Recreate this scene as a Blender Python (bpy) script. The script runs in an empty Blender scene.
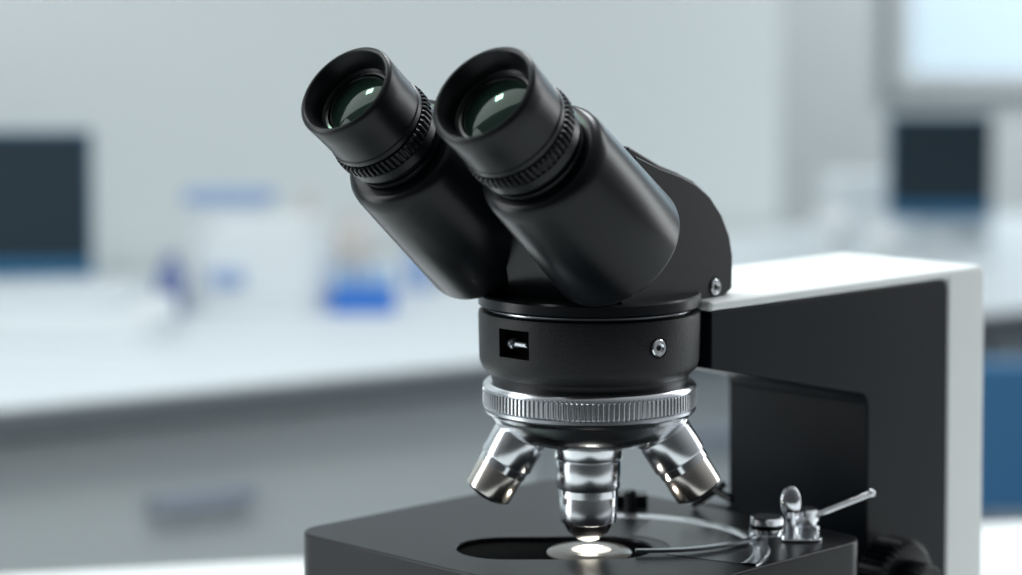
import bpy, bmesh, math
from mathutils import Matrix, Vector
scene=bpy.context.scene
try:
    scene.view_settings.view_transform='Standard'
    scene.view_settings.look='None'
except Exception: pass
U=0.0004
CAMZ=1.122
AX=Vector((79*U,2413*U,CAMZ))
cos,sin,pi=math.cos,math.sin,math.pi
rad=math.radians

# ---------------- materials ----------------
def mat(name,col,rough=0.5,metal=0.0,bump=0.0,bscale=800,var=0.0,emit=None,estr=0,spec=0.5,coat=0.0,trans=0.0,ior=1.45,aniso=0):
    m=bpy.data.materials.new(name); m.use_nodes=True
    nt=m.node_tree; b=nt.nodes['Principled BSDF']
    b.inputs['Base Color'].default_value=(*col,1)
    b.inputs['Roughness'].default_value=rough
    b.inputs['Metallic'].default_value=metal
    b.inputs['Specular IOR Level'].default_value=spec
    b.inputs['Coat Weight'].default_value=coat
    b.inputs['Transmission Weight'].default_value=trans
    b.inputs['IOR'].default_value=ior
    if emit:
        b.inputs['Emission Color'].default_value=(*emit,1)
        b.inputs['Emission Strength'].default_value=estr
    tc=nt.nodes.new('ShaderNodeTexCoord')
    n=nt.nodes.new('ShaderNodeTexNoise'); n.inputs['Scale'].default_value=bscale; n.inputs['Detail'].default_value=3
    nt.links.new(tc.outputs['Object'],n.inputs['Vector'])
    if bump>0:
        bp=nt.nodes.new('ShaderNodeBump'); bp.inputs['Strength'].default_value=bump; bp.inputs['Distance'].default_value=0.0004
        nt.links.new(n.outputs['Fac'],bp.inputs['Height']); nt.links.new(bp.outputs['Normal'],b.inputs['Normal'])
    if var>0:
        r=nt.nodes.new('ShaderNodeMapRange')
        r.inputs['To Min'].default_value=max(0,rough-var); r.inputs['To Max'].default_value=min(1,rough+var)
        nt.links.new(n.outputs['Fac'],r.inputs['Value']); nt.links.new(r.outputs['Result'],b.inputs['Roughness'])
    return m
black=mat('satin_black',(0.0026,0.0036,0.0050),0.28,bump=0.07,bscale=1800,spec=0.29)
blackm=mat('matte_black_crinkle',(0.0030,0.0036,0.0045),0.40,bump=0.6,bscale=1500,spec=0.32)
blackarm=mat('arm_black',(0.0035,0.0060,0.0090),0.40,bump=0.12,bscale=900,spec=0.14)
rubber=mat('black_rubber',(0.0026,0.0034,0.0047),0.32,bump=0.12,bscale=2000,spec=0.32)
gloss=mat('gloss_black',(0.002,0.002,0.003),0.22,spec=0.3)
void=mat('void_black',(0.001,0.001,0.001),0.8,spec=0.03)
chrome=mat('chrome',(0.88,0.90,0.93),0.11,1.0)
steel=mat('brushed_steel',(0.82,0.84,0.87),0.20,1.0)
steeld=mat('dark_steel',(0.48,0.505,0.53),0.22,1.0)
gunm=mat('gunmetal_knurl',(0.60,0.62,0.64),0.22,1.0)
warmrefl=mat('warm_reflection_metal',(0.74,0.69,0.64),0.20,1.0)  # steel tinted warm to imitate reflections on the side objectives
white=mat('cream_enamel',(0.82,0.85,0.835),0.35)
lens=mat('coated_lens',(0.008,0.018,0.014),0.05,spec=0.17)
lens.node_tree.nodes['Principled BSDF'].inputs['Specular Tint'].default_value=(0.75,1.0,0.85,1)
stagem=mat('stage_black',(0.004,0.005,0.007),0.30,bump=0.08,bscale=1200,spec=0.26)
insert=mat('stage_insert_anodised',(0.05,0.055,0.06),0.24,0.5)
lampm=mat('lamp_glass',(0.9,0.9,0.85),0.2,emit=(1.0,0.93,0.82),estr=20)
glowm=mat('lamp_halo_glow',(0.5,0.5,0.48),0.2,emit=(1.0,0.92,0.82),estr=0.8)  # emission stands in for lamp glow spreading over the lens
diffg=mat('condenser_glass',(0.14,0.145,0.14),0.15,emit=(1.0,0.93,0.85),estr=0.05)
frontl=mat('objective_front_glass',(0.85,0.85,0.83),0.25)  # white base so the tip seems to glow with lamp light
wallm=mat('wall_paint',(0.68,0.735,0.735),0.8)
wallr=mat('wall_paint_cool',(0.68,0.74,0.755),0.8)
floorm=mat('floor_vinyl',(0.45,0.47,0.48),0.5)
benchm=mat('bench_laminate',(0.59,0.645,0.68),0.5)
edgem=mat('bench_edge_grey',(0.13,0.15,0.165),0.5)
handm=mat('handle_grey',(0.30,0.34,0.42),0.4)
cabm=mat('cabinet_grey',(0.52,0.57,0.585),0.5)
cabd=mat('cabinet_gap',(0.30,0.33,0.34),0.6)
screenm=mat('screen_dark',(0.014,0.028,0.040),0.35)
bezel=mat('monitor_bezel',(0.03,0.14,0.27),0.4)
wplast=mat('white_plastic',(0.70,0.75,0.775),0.4)
blueP=mat('blue_plastic',(0.02,0.16,0.58),0.4)
blueL=mat('light_blue_plastic',(0.22,0.45,0.70),0.4)
blueD=mat('navy_fabric',(0.04,0.15,0.30),0.6)
lav=mat('lavender_plastic',(0.30,0.42,0.64),0.5)
indigo=mat('indigo_plastic',(0.14,0.18,0.36),0.4)
beige=mat('beige_plastic',(0.60,0.57,0.54),0.5)
tablem=mat('table_white',(0.78,0.80,0.81),0.4)
winm=mat('window_glass',(0.6,0.75,0.85),0.2,emit=(0.66,0.84,0.93),estr=0.40)

# ---------------- mesh helpers ----------------
def empty(name,loc):
    e=bpy.data.objects.new(name,None); e.location=loc; e.empty_display_size=0.05
    scene.collection.objects.link(e); return e
def finish(name,bm,m,M,parent,ang=32,bevel=0,seg=2,bools=None):
    loc=Vector(parent.location) if parent else Vector((0,0,0))
    bmesh.ops.transform(bm,matrix=Matrix.Translation(-loc)@M,verts=bm.verts)
    bmesh.ops.recalc_face_normals(bm,faces=bm.faces)
    me=bpy.data.meshes.new(name); bm.to_mesh(me); bm.free()
    for p in me.polygons: p.use_smooth=True
    ob=bpy.data.objects.new(name,me); scene.collection.objects.link(ob)
    if m: me.materials.append(m)
    if parent: ob.parent=parent
    if bools:
        for c in bools:
            mod=ob.modifiers.new('b','BOOLEAN'); mod.operation='DIFFERENCE'; mod.object=c; mod.solver='EXACT'
        bpy.context.view_layer.update()
        dg=bpy.context.evaluated_depsgraph_get()
        nm=bpy.data.meshes.new_from_object(ob.evaluated_get(dg))
        ob.modifiers.clear(); ob.data=nm
        for c in bools: bpy.data.objects.remove(c,do_unlink=True)
        for p in nm.polygons: p.use_smooth=True
        me=nm
    if bevel>0:
        b=ob.modifiers.new('bev','BEVEL'); b.width=bevel*U; b.segments=seg
        b.limit_method='ANGLE'; b.angle_limit=rad(ang); b.harden_normals=True
    else:
        me.set_sharp_from_angle(angle=rad(ang))
    return ob
I4=Matrix.Identity(4)
def lathe(name,prof,m,M,parent,seg=96,teeth=0,bevel=0,ang=32,caps=True,bools=None,arc=None):
    bm=bmesh.new()
    if teeth: seg=teeth*4
    rings=[]
    closed=arc is None
    cnt=seg if closed else seg+1
    for p in prof:
        r,t=p[0],p[1]; k=p[2] if len(p)>2 else 0
        if r<1e-6:
            rings.append([bm.verts.new((0,0,t))]); continue
        ring=[]
        for i in range(cnt):
            rr=r-(k if (teeth and i%4 in(0,1)) else 0)
            a=2*pi*i/seg if closed else rad(arc[0]+(arc[1]-arc[0])*i/seg)
            ring.append(bm.verts.new((rr*cos(a),rr*sin(a),t)))
        rings.append(ring)
    for A,B in zip(rings,rings[1:]):
        if len(A)==1 and len(B)==1: continue
        for i in range(seg):
            j=(i+1)%seg if closed else i+1
            if len(A)==1: bm.faces.new((A[0],B[i],B[j]))
            elif len(B)==1: bm.faces.new((A[i],A[j],B[0]))
            else: bm.faces.new((A[i],A[j],B[j],B[i]))
    if caps and closed:
        for R in (rings[0],rings[-1]):
            if len(R)>1: bm.faces.new(R)
    return finish(name,bm,m,M,parent,ang,bevel,2,bools)
def prism(name,prof,y0,y1,m,M,parent,bevel=0,seg=3,ang=32,bools=None,axis='y'):
    bm=bmesh.new()
    f=(lambda a,b,y:(a,y,b)) if axis=='y' else (lambda a,b,y:(a,b,y))
    A=[bm.verts.new(f(a,b,y0)) for a,b in prof]; B=[bm.verts.new(f(a,b,y1)) for a,b in prof]
    n=len(prof)
    bm.faces.new(A); bm.faces.new(B[::-1])
    for i in range(n):
        j=(i+1)%n; bm.faces.new((A[i],B[i],B[j],A[j]))
    return finish(name,bm,m,M,parent,ang,bevel,seg,bools)
def rrect(x0,x1,y0,y1,r,n=8):
    pts=[]
    for cx,cy,a0 in ((x1-r,y1-r,0),(x0+r,y1-r,90),(x0+r,y0+r,180),(x1-r,y0+r,270)):
        for i in range(n+1):
            a=rad(a0+90*i/n); pts.append((cx+r*cos(a),cy+r*sin(a)))
    return pts
def fillet(pts,rads,n=8):
    out=[]; N=len(pts)
    for i in range(N):
        p=Vector(pts[i]); r=rads[i]
        if r<=0: out.append(tuple(p)); continue
        a=(Vector(pts[i-1])-p).normalized(); b=(Vector(pts[(i+1)%N])-p).normalized()
        half=a.angle(b)/2; d=r/math.tan(half)
        c=p+(a+b).normalized()*(r/sin(half))
        s=p+a*d; e=p+b*d
        v0=s-c; v1=e-c; ta=v0.angle_signed(v1)
        for k in range(n+1):
            t=k/n; ang=-ta*t
            v=Vector((v0.x*cos(ang)-v0.y*sin(ang),v0.x*sin(ang)+v0.y*cos(ang)))
            out.append((c.x+v.x,c.y+v.y))
    return out
def box(name,x0,x1,y0,y1,z0,z1,m,M,parent,bevel=0,seg=3,bools=None):
    return prism(name,[(x0,y0),(x1,y0),(x1,y1),(x0,y1)],z0,z1,m,M,parent,bevel,seg,axis='z',bools=bools)
def axisM(base,p,d):
    d=Vector(d).normalized()
    q=d.to_track_quat('Z','Y').to_matrix().to_4x4()
    return base@Matrix.Translation(Vector(p))@q
def ball(name,c,rx,ry,rz,m,M,parent):
    bm=bmesh.new(); bmesh.ops.create_uvsphere(bm,u_segments=32,v_segments=20,radius=1)
    T=Matrix.Translation(Vector(c))@Matrix.Diagonal((rx,ry,rz,1))
    return finish(name,bm,m,M@T,parent,80)
def rod(name,p,q,r,m,M,parent,seg=24,bevel=0):
    p=Vector(p);q=Vector(q)
    return lathe(name,[(r,0),(r,(q-p).length)],m,axisM(M,p,q-p),parent,seg=seg,bevel=bevel)

# frames
SU=Matrix.Diagonal((U,U,U,1))
MW=Matrix.Translation(AX)@SU
M0=Matrix.Translation(AX)@Matrix.Rotation(rad(45),4,'Z')@SU
MH=Matrix.Translation(AX)@Matrix.Rotation(rad(51),4,'Z')@SU
TABLEZ=0.75
mic=empty('microscope',(AX.x,AX.y,TABLEZ))

# ================= HEAD / EYEPIECES =================
E=rad(37.2); T=333; z0=-284
for k,sy in enumerate((1,-1)):
    nm='left' if sy==1 else 'right'
    mouth=(-T*cos(E),88 if sy==1 else -80,z0+T*sin(E))
    MT=axisM(MH,mouth,(cos(E),0,-sin(E)))
    q=1.0 if sy==1 else 1.06
    ME=MT@Matrix.Diagonal((q,q,1,1))
    lathe(f'eyecup_{nm}',[(36,32),(36,22),(38,20),(39.5,12),(42,8),(44,2.5),(45,0.6),(46.2,0),(48.5,0.6),(50,2),(50.6,4),(50,20),(49.5,50),(50.5,51),(50.5,56),(48,57.5),(46,58),(46,61)],rubber,ME,mic,caps=False,ang=34)
    lathe(f'eye_lens_{nm}',[(0,21.5),(12,22),(24,23.6),(36.2,26.6)],lens,ME,mic,caps=False,ang=60)
    lathe(f'lens_retainer_{nm}',[(36.5,22.5),(33.8,23),(33,25),(32,26)],gloss,ME,mic,caps=False)
    lathe(f'diopter_knurl_{nm}',[(45,60),(49,60,0),(52.5,61.5,3.2),(52.5,71.5,3.2),(49,73,0),(45,73)],rubber,ME,mic,teeth=56,caps=False)
    lathe(f'diopter_ring_{nm}',[(45,73),(49.5,73.5),(50.5,74.5),(50.5,83.5),(49,85),(46,85.5),(45,88),(45,92),(47.5,92.5),(47.5,97),(44,98),(44,112)],black,ME,mic,caps=False)
    e_=16 if sy==1 else 4
    lathe(f'tube_body_{nm}',[(40,101),(54,100),(58,101),(61.5,104),(64,109),(65,116),(67,180),(69.5,246+e_),(68.8,249+e_),(66.5,251+e_),(60,252+e_),(0,252+e_)],black,MT,mic,caps=False,ang=50)
# head housing
hp=[(-70,-303),(118,-303),(131,-296),(132,-262),(126,-238),(112,-215),(90,-195),(64,-180),(36,-170),(6,-161),(-46,-140),(-70,-155),(-100,-210),(-94,-262)]
prism('head_housing',hp,-82,82,black,MH,mic,bevel=3,seg=3,ang=25)
cp=[(-60,-300),(116,-300),(128,-294),(129,-262),(123,-240),(109,-218),(88,-198),(63,-184),(36,-174),(0,-164),(-40,-150),(-60,-200),(-74,-260)]
prism('cheek_plate_near',cp,-86,-82,black,MH,mic,bevel=1.5,ang=25)
prism('cheek_plate_far',cp,82,86,black,MH,mic,bevel=1.5,ang=25)
lathe('head_base_ring',[(0,-292),(110,-292),(112,-294),(112,-303),(109,-305.5),(0,-305.5)],black,MW,mic,seg=128,caps=False)
lathe('dovetail_ring',[(0,-305),(104,-305),(104,-309),(0,-309)],steeld,MW,mic,seg=128,caps=False)
def screw(nm,M,r=8):
    lathe(nm,[(r,-3),(r,1.2),(r-1,2.2),(r*0.62,2.2),(r*0.55,1.6),(r*0.55,0.4),(0,0.4)],chrome,M,mic,seg=40,caps=False)
    lathe(nm+'_socket',[(r*0.34,0.2),(r*0.34,1.0),(0,1.0)],gloss,M,mic,seg=6,caps=False)
    lathe(nm+'_seat',[(r+2.2,-1),(r+2.2,0.35),(r,0.35)],gloss,M,mic,seg=40,caps=False)
screw('cheek_screw',axisM(MH,(97,-86,-290),(0,-1,0)),8.5)

# ================= NOSE MOUNT BLOCK =================
cut=box('cut',-140,-88,-22,18,-348,-320,None,M0,None)
lathe('mount_block',[(0,-308),(108,-308),(111.5,-310),(112,-314),(111,-358),(108,-366),(101,-373),(0,-373)],blackm,MW,mic,seg=160,caps=False,bools=[cut])
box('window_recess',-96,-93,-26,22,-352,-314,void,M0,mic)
lathe('slider_pin',[(0,0),(3.2,0),(3.2,20),(2.2,21),(0,21)],steeld,axisM(M0,(-102,5,-335),(-0.1,-1,0.02)),mic,seg=24)
lathe('slider_pin_head',[(3.4,-4),(5,-4),(6.2,-3),(6.2,2),(5,3),(3.4,3)],steeld,axisM(M0,(-102,5,-335),(-0.3,-1,0.02)),mic,seg=32)
a=rad(35)
screw('mount_screw',axisM(MW,(111.3*sin(a),-111.3*cos(a),-336),(sin(a),-cos(a),0)),8.5)
lathe('mount_neck',[(100,-370),(99,-378),(95,-385),(90,-385)],blackm,MW,mic,seg=128,caps=False)
lathe('mount_disc',[(96,-370),(96,-381),(0,-381)],gloss,MW,mic,seg=128,caps=False)
lathe('nosepiece_rim',[(90,-379),(103,-380.5),(106.5,-383),(107.5,-386),(104,-388.5)],steel,MW,mic,seg=160,caps=False,ang=50)
lathe('nosepiece_knurled_ring',[(103,-387,0),(106.5,-388,0),(107.5,-389,1.9),(107.5,-404,1.9),(106.5,-405,0),(103,-406,0)],gunm,MW,mic,teeth=130,caps=False)
lathe('nosepiece_bowl',[(104,-404),(107,-406),(107,-409),(105,-412),(101,-414),(99,-417),(93,-425),(84,-433),(73,-439),(60,-443),(40,-445),(0,-445)],steeld,MW,mic,seg=160,caps=False,ang=30)
def objective(nm,M,s,warm,tip=True,L=1.0):
    P=lambda a:[(r*s,-t*L) for r,t in a]
    lathe(nm+'_collar',P([(30,-14),(33.5,-12),(34.5,0),(34.5,13.5),(33.8,14.5),(31,15),(31,17)]),steel,M,mic,caps=False,ang=35)
    lathe(nm+'_barrel',P([(31,16),(32.2,16.6),(32.5,17.5),(32.5,42.5),(31.8,43.6),(29,44),(29,45)]),steel,M,mic,caps=False,ang=35)
    lathe(nm+'_band',P([(29,44),(30.5,44.6),(30.5,51.4),(29,52)]),chrome,M,mic,caps=False)
    lathe(nm+'_sleeve',P([(28.3,51),(29.2,52.5),(29.2,74),(28.5,77),(25,78.5)]),warmrefl if warm else steel,M,mic,caps=False,ang=35)
    if tip:
        lathe(nm+'_nose',P([(26,78),(24.5,80),(20,88),(14,92.5),(11,93.5)]),gloss,M,mic,caps=False)
        lathe(nm+'_front_lens',P([(13,92),(11,94.5),(6,96),(0,96.5)]),frontl,M,mic,caps=False)
    else:
        lathe(nm+'_nose',P([(26,78),(22,80),(14,82),(0,82)]),gloss,M,mic,caps=False)
objective('objective_centre',MW@Matrix.Translation((-1,0,-445)),1.0,False,L=1.03)
for nm,px,ang,yy,s in (('objective_left',-60,-30,2,0.85),('objective_right',66,32,2,0.88)):
    M=MW@Matrix.Translation((px,yy,-422))@Matrix.Rotation(rad(-ang),4,'Y')
    objective(nm,M,s,True,tip=False,L=1.10)
objective('objective_rear',MW@Matrix.Translation((0,66,-420))@Matrix.Rotation(rad(32),4,'X'),0.8,False,tip=False,L=0.8)

# ================= ARM & COLUMN =================
ap=fillet([(74,-311),(483,-311),(483,-905),(335,-905),(335,-424),(74,-368)],[2,14,0,0,16,3])
prism('arm_black_body',ap,-97,97,blackarm,M0,mic,bevel=3,seg=3,ang=40)
wp=fillet([(72,-300),(555,-300),(555,-905),(482,-905),(482,-310.5),(72,-310.5)],[0,14,0,0,0,0])
prism('arm_cream_shell',wp,-98,98,white,M0,mic,bevel=5,seg=4,ang=40)
box('arm_connector',20,80,-84,84,-364,-311,gloss,M0,mic)

# ================= STAGE =================
def stadium(x0,x1,r,y=0,n=16):
    pts=[]
    for i in range(n+1):
        a=rad(-90+180*i/n); pts.append((x1+r*cos(a),y+r*sin(a)))
    for i in range(n+1):
        a=rad(90+180*i/n); pts.append((x0+r*cos(a),y+r*sin(a)))
    return pts
slot=prism('cuts',stadium(-84,14,50),-566,-545,None,MW,None,axis='z')
st=prism('stage_plate',rrect(-163,237,-175,274,34,10),-615,-552,stagem,M0,mic,bevel=2.5,seg=3,ang=50,axis='z',bools=[slot])
prism('slot_floor',stadium(-84,14,49.5),-566,-557.5,void,MW,mic,axis='z')
MR=MW@Matrix.Translation((24,0,0))
lathe('stage_ring_scale',[(158,-552.5),(158,-550.9),(156,-550.0),(148,-550.0),(141,-551.5),(141,-552.5)],steel,MR,mic,seg=120,caps=False,ang=20,arc=(-30,102))
lathe('stage_insert',[(141,-551.6),(58,-551.6)],insert,MR,mic,seg=120,caps=False,ang=20,arc=(-30,70))
lathe('condenser_lens',[(0,-552.5),(30,-553),(41,-554.5),(43,-556),(43,-562)],diffg,MW,mic,caps=False,ang=50)
lathe('field_lamp_halo',[(0,-551.8),(18,-552.2),(21,-553.2)],glowm,MW@Matrix.Translation((2,-4,0)),mic,caps=False)
lathe('field_lamp',[(0,-551.2),(12,-551.5),(14,-552.6)],lampm,MW@Matrix.Translation((2,-4,0)),mic,caps=False)
def post(nm,x,y,r,top):
    lathe(nm,[(r,-552),(r,-545),(r-1.5,-544),(r-3,-543.5),(r-3,-540),(r-1,-539.5),(r-1,top-1),(r-2.5,top),(0,top)],chrome,MW@Matrix.Translation((x,y,0)),mic,seg=48,caps=False)
post('clip_post_front',183,31,18,-527)
post('clip_post_rear',228,74,14,-528)
lathe('clip_collar',[(14.6,-538.9),(17.6,-538.5),(17.6,-534),(14.6,-533.6)],gloss,MW@Matrix.Translation((183,31,0)),mic,caps=False)
ball('clip_thumb_paddle',(209,48,-516),10.5,5,17,chrome,MW,mic)
rod('clip_thumb_stem',(209,48,-552),(209,48,-526),5,chrome,MW,mic)
rod('clip_lever_rod',(212,58,-541),(297,91,-516),3.2,chrome,MW,mic)
ball('clip_lever_tip',(298,91.5,-515.5),4.4,4.4,4.4,chrome,MW,mic)
prism('clip_foot',rrect(168,240,22,84,14),-552.5,-549,steeld,MW,mic,bevel=1.2,axis='z')
bm=bmesh.new(); n=20; pv=None
for i in range(n+1):
    t=i/n; x=175-130*t; y=25-58*t-18*sin(pi*t); w=6*(1-0.55*t)
    c=[bm.verts.new((x,y-w,-546)),bm.verts.new((x,y+w,-546)),bm.verts.new((x,y+w,-549.5)),bm.verts.new((x,y-w,-549.5))]
    if pv:
        for k in range(4): bm.faces.new((pv[k],pv[(k+1)%4],c[(k+1)%4],c[k]))
    else: bm.faces.new(c)
    pv=c
bm.faces.new(pv[::-1]); finish('slide_clip_finger',bm,steeld,MW,mic,bevel=0.6)
rod('stage_guide_rod',(120,190,-548),(150,160,-520),4,black,MW,mic)
rod('stage_guide_arm',(108,200,-514),(158,150,-534),4,gloss,MW,mic)
box('slide_holder_block',28,70,190,214,-553,-538,gloss,MW,mic,bevel=2)
lathe('slide_holder_knob',[(7,-552),(7,-530),(5,-528),(0,-528)],black,MW@Matrix.Translation((50,170,0)),mic,caps=False)
box('stage_bracket',150,340,-60,60,-700,-612,blackarm,M0,mic,bevel=4)
lathe('condenser',[(0,-610),(62,-610),(62,-650),(50,-655),(50,-720),(70,-724),(70,-740),(0,-740)],black,MW,mic,caps=False)
lathe('lamp_housing',[(0,-790),(60,-790),(74,-800),(78,-860),(0,-860)],black,MW,mic,caps=False)
prism('base_foot',rrect(-170,560,-140,140,50,10),-930,-850,blackarm,M0,mic,bevel=8,seg=4,axis='z',ang=40)
for sy,nm in ((-1,'near'),(1,'far')):
    M=axisM(M0,(345,sy*95,-628),(0,sy,0))
    lathe('focus_shaft_'+nm,[(24,0),(24,14)],black,M,mic)
    lathe('coarse_knob_'+nm,[(0,12),(45,12,0),(51,15,3.5),(51,46,3.5),(45,50,0),(30,51),(0,51)],black,M,mic,teeth=40,caps=False)
    lathe('fine_knob_'+nm,[(26,50),(30,52,2),(30,74,2),(26,78,0),(0,78)],black,M,mic,teeth=30,caps=False)

# ================= TABLE =================
tb=empty('lab_table',(0.1,1.1,0))
RT=Matrix.Translation((-0.22,1.57,0))@Matrix.Rotation(rad(13),4,'Z')
box('table_top',-1.2,1.6,-1.35,0,0.715,0.75,tablem,RT.copy(),tb)
for i,(x,y) in enumerate(((-1.1,-1.27),(1.5,-1.27),(-1.1,-0.08),(1.5,-0.08))):
    box(f'leg_{i+1}',x-0.03,x+0.03,y-0.03,y+0.03,0,0.716,cabm,RT.copy(),tb)

# ================= BENCH & ROOM =================
ub=rad(33)
RB=Matrix.Translation((-0.45,2.20,0))@Matrix.Rotation(ub,4,'Z')
bench=empty('lab_bench',(0,2.6,0))
box('worktop',-2,3.2,0,0.95,0.725,0.75,benchm,RB.copy(),bench)
box('front_edge_shade',-2,3.2,-0.004,0.02,0.722,0.746,edgem,RB.copy(),bench)  # dark grey stands in for the shadow line under the worktop
box('cabinet_body',-2,3.2,0.05,0.95,0.08,0.725,cabd,RB.copy(),bench)
box('plinth',-2,3.2,0.10,0.95,0.0,0.08,edgem,RB.copy(),bench)
for i in range(8):
    x=-1.95+i*0.64
    box(f'drawer_front_{i+1}',x,x+0.625,0.03,0.052,0.56,0.712,cabm,RB.copy(),bench)
    box(f'door_front_{i+1}',x,x+0.625,0.03,0.052,0.09,0.55,cabm,RB.copy(),bench)
    box(f'handle_{i+1}',x+0.17,x+0.28,0.016,0.031,0.630,0.645,handm,RB.copy(),bench)
box('wall_back',-2.6,1.69,0.97,1.07,0,2.7,wallm,RB.copy(),None)
box('floor',-5,6,-2,8,-0.05,0,floorm,I4.copy(),None)
box('wall_right',0.2,4.2,5.2,5.3,0,2.7,wallr,I4.copy(),None)
box('wall_left',-3.4,-3.3,0,6,0,2.7,wallm,I4.copy(),None)
w=empty('window_1',(1.6,5.2,1.4))
box('pane',0.86,2.6,5.17,5.18,0.97,2.2,winm,I4.copy(),w)
for i,(x0,x1,zz0,zz1) in enumerate(((0.82,0.86,0.93,2.24),(2.6,2.64,0.93,2.24),(0.86,2.6,0.93,0.97),(0.86,2.6,2.2,2.24),(1.5,1.54,0.97,2.2))):
    box(f'frame_{i+1}',x0,x1,5.165,5.2,zz0,zz1,wplast,I4.copy(),w)

def monitor(cx,cy,wid,z0_,z1_,yaw,z_base):
    e=empty('computer_monitor',(cx,cy,z_base))
    M=Matrix.Translation((cx,cy,0))@Matrix.Rotation(rad(yaw),4,'Z')
    box('casing',-wid/2,wid/2,0,0.02,z0_,z1_,bezel,M.copy(),e)
    box('screen',-wid/2+.003,wid/2-.003,-0.002,0.001,z0_+.022,z1_-.003,screenm,M.copy(),e)
    box('stand',-.02,.02,0.02,0.035,z_base+0.01,z0_+.08,wplast,M.copy(),e)
    box('foot',-.07,.07,-0.04,0.08,z_base,z_base+0.01,wplast,M.copy(),e)
monitor(-0.671,2.98,0.30,0.778,0.960,6,0.75)
monitor(0.616,3.45,0.148,0.810,0.958,0,0.75)

group=empty
e=group('desktop_printer',(-0.52,2.66,0.75))
prism('body',rrect(-0.70,-0.38,2.56,2.76,0.03),0.75,0.785,wplast,I4.copy(),e,axis='z')
prism('lid',rrect(-0.68,-0.42,2.60,2.75,0.03),0.785,0.80,benchm,I4.copy(),e,axis='z')
e=group('centrifuge',(-0.28,2.95,0.75))
prism('body',rrect(-0.385,-0.22,2.88,3.03,0.03),0.75,0.83,wplast,I4.copy(),e,axis='z')
prism('lid',rrect(-0.37,-0.235,2.89,3.02,0.03),0.83,0.855,wplast,I4.copy(),e,axis='z')
prism('control_panel',rrect(-0.36,-0.32,2.874,2.882,0.003),0.78,0.80,lav,I4.copy(),e,axis='z')
e=group('storage_bin',(-0.35,3.1,0.75))
box('bin',-0.41,-0.31,3.05,3.12,0.75,0.865,wplast,I4.copy(),e)
box('bin_lid',-0.415,-0.305,3.045,3.125,0.865,0.880,lav,I4.copy(),e)
e=group('reagent_bottle',(-0.42,2.85,0.75))
lathe('body',[(0.018,0),(0.019,0.045),(0.009,0.058),(0.009,0.07),(0,0.07)],indigo,Matrix.Translation((-0.405,2.86,0.75)),e,seg=32)
e=group('tube_rack',(-0.18,2.9,0.75))
box('rack',-0.215,-0.14,2.86,2.92,0.75,0.776,blueP,I4.copy(),e)
for i in range(4):
    lathe(f'tube_{i+1}',[(0.006,0),(0.006,0.026),(0,0.026)],blueL,Matrix.Translation((-0.205+i*0.018,2.89,0.776)),e,seg=16)
for i,(x,y,r,h,m_) in enumerate(((-0.205,3.10,0.024,0.10,beige),(-0.12,3.1,0.02,0.06,lav),(-0.07,3.15,0.03,0.07,wplast),(-0.265,3.14,0.016,0.125,beige),(0.50,3.25,0.03,0.08,wplast),(0.44,3.3,0.03,0.10,wplast))):
    e=group('sample_bottle',(x,y,0.75))
    lathe('body',[(r,0),(r,h*.7),(r*.5,h*.85),(r*.5,h),(0,h)],m_,Matrix.Translation((x,y,0.75)),e,seg=32)
e=group('benchtop_analyser',(0.56,3.6,0.75))
prism('body',rrect(0.47,0.72,3.56,3.68,0.03),0.75,0.86,wplast,I4.copy(),e,axis='z')
e=group('lab_chair',(0.66,2.5,0))
prism('seat',rrect(0.48,0.90,2.25,2.6,0.06),0.42,0.48,blueD,I4.copy(),e,axis='z')
prism('backrest',rrect(0.48,0.90,2.58,2.63,0.02),0.57,0.73,blueD,I4.copy(),e,axis='z')
lathe('post',[(0.025,0.05),(0.025,0.43)],cabm,Matrix.Translation((0.70,2.43,0)),e,seg=24)
lathe('foot_disc',[(0.22,0.0),(0.22,0.02),(0.04,0.06),(0,0.06)],cabm,Matrix.Translation((0.70,2.43,0)),e,seg=40)
box('back_support',0.68,0.72,2.60,2.63,0.44,0.62,cabm,I4.copy(),e)

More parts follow.
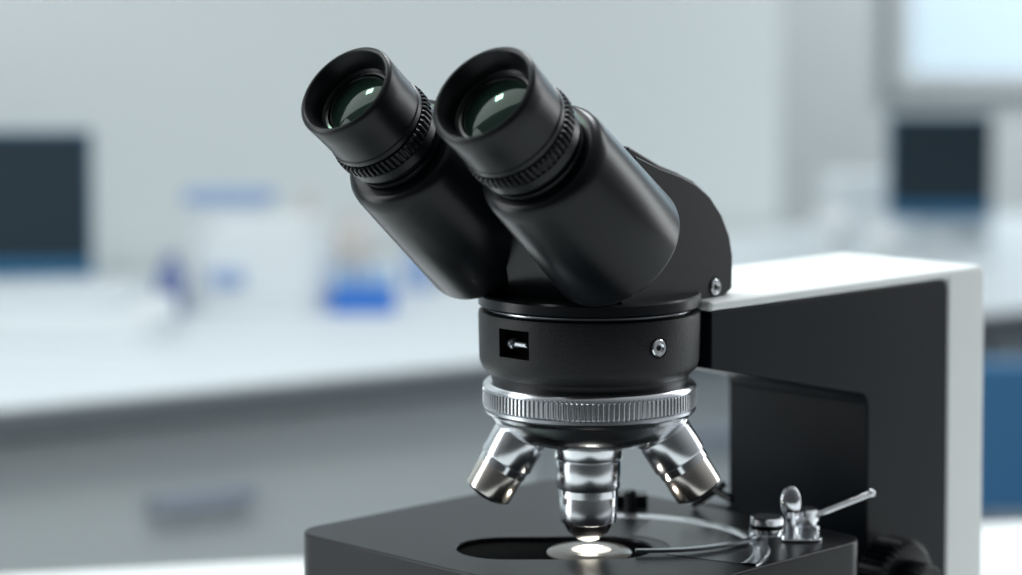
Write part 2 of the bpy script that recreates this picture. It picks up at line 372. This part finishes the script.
# ================= LIGHT =================
def area(name,loc,target,size,power,col=(1,1,1),sy=None):
    l=bpy.data.lights.new(name,'AREA'); l.energy=power; l.size=size; l.color=col
    if sy: l.shape='RECTANGLE'; l.size_y=sy
    o=bpy.data.objects.new(name,l); o.location=loc
    o.rotation_euler=(Vector(target)-Vector(loc)).to_track_quat('-Z','Y').to_euler()
    scene.collection.objects.link(o); return o
area('ceiling_panel_light',(0.25,1.7,2.3),(0.03,1.0,1.0),0.55,17,(0.95,0.98,1))
area('bench_ceiling_light',(-0.9,1.5,2.6),(-0.2,3.3,0.9),1.4,30,(0.97,0.99,1))  # added fill that brightens the back wall, no actual fixture
area('right_wall_fill_light',(1.9,3.9,2.5),(1.1,5.2,1.0),0.9,44,(0.96,0.985,1))  # added fill aimed at the right wall, no actual fixture
area('side_softbox_light',(-1.3,0.9,1.3),(0.03,0.96,1.0),0.45,9,(0.95,0.98,1),1.2)  # added softbox for bright bands in the chrome, no window here
area('fill_softbox_light',(1.2,1.7,1.4),(0.03,0.96,0.95),0.4,8,(0.95,0.98,1),1.2)  # added softbox from the right, not a window
area('lens_glint_light',(-0.66,1.20,1.95),(0,0.85,1.08),0.08,2.4,(0.55,1.0,0.75))  # small lamp added only to put a greenish glint in the eyepieces
wd=bpy.data.worlds.new('World'); scene.world=wd; wd.use_nodes=True
nt=wd.node_tree; bg=nt.nodes['Background']
tc=nt.nodes.new('ShaderNodeTexCoord'); sp=nt.nodes.new('ShaderNodeSeparateXYZ')
nt.links.new(tc.outputs['Generated'],sp.inputs[0])
r1=nt.nodes.new('ShaderNodeMapRange'); r1.inputs['From Min'].default_value=-0.9; r1.inputs['From Max'].default_value=0.5
r1.inputs['To Min'].default_value=0.09; r1.inputs['To Max'].default_value=0.60
nt.links.new(sp.outputs['Y'],r1.inputs['Value'])
r2=nt.nodes.new('ShaderNodeMapRange'); r2.inputs['From Min'].default_value=-0.2; r2.inputs['From Max'].default_value=0.7
r2.inputs['To Min'].default_value=0.5; r2.inputs['To Max'].default_value=1.1
nt.links.new(sp.outputs['Z'],r2.inputs['Value'])
mu=nt.nodes.new('ShaderNodeMath'); mu.operation='MULTIPLY'
nt.links.new(r1.outputs[0],mu.inputs[0]); nt.links.new(r2.outputs[0],mu.inputs[1])
nt.links.new(mu.outputs[0],bg.inputs['Strength'])
bg.inputs['Color'].default_value=(0.92,0.97,1.0,1)

# ================= CAMERA =================
cam=bpy.data.cameras.new('camera'); co=bpy.data.objects.new('camera',cam); scene.collection.objects.link(co)
co.location=(0,0,CAMZ); co.rotation_euler=(rad(90-3.0),0,0)
cam.lens=85; cam.sensor_width=36; cam.clip_start=0.05
cam.shift_y=-0.157
cam.dof.use_dof=True; cam.dof.focus_distance=0.925; cam.dof.aperture_fstop=5.0
scene.camera=co
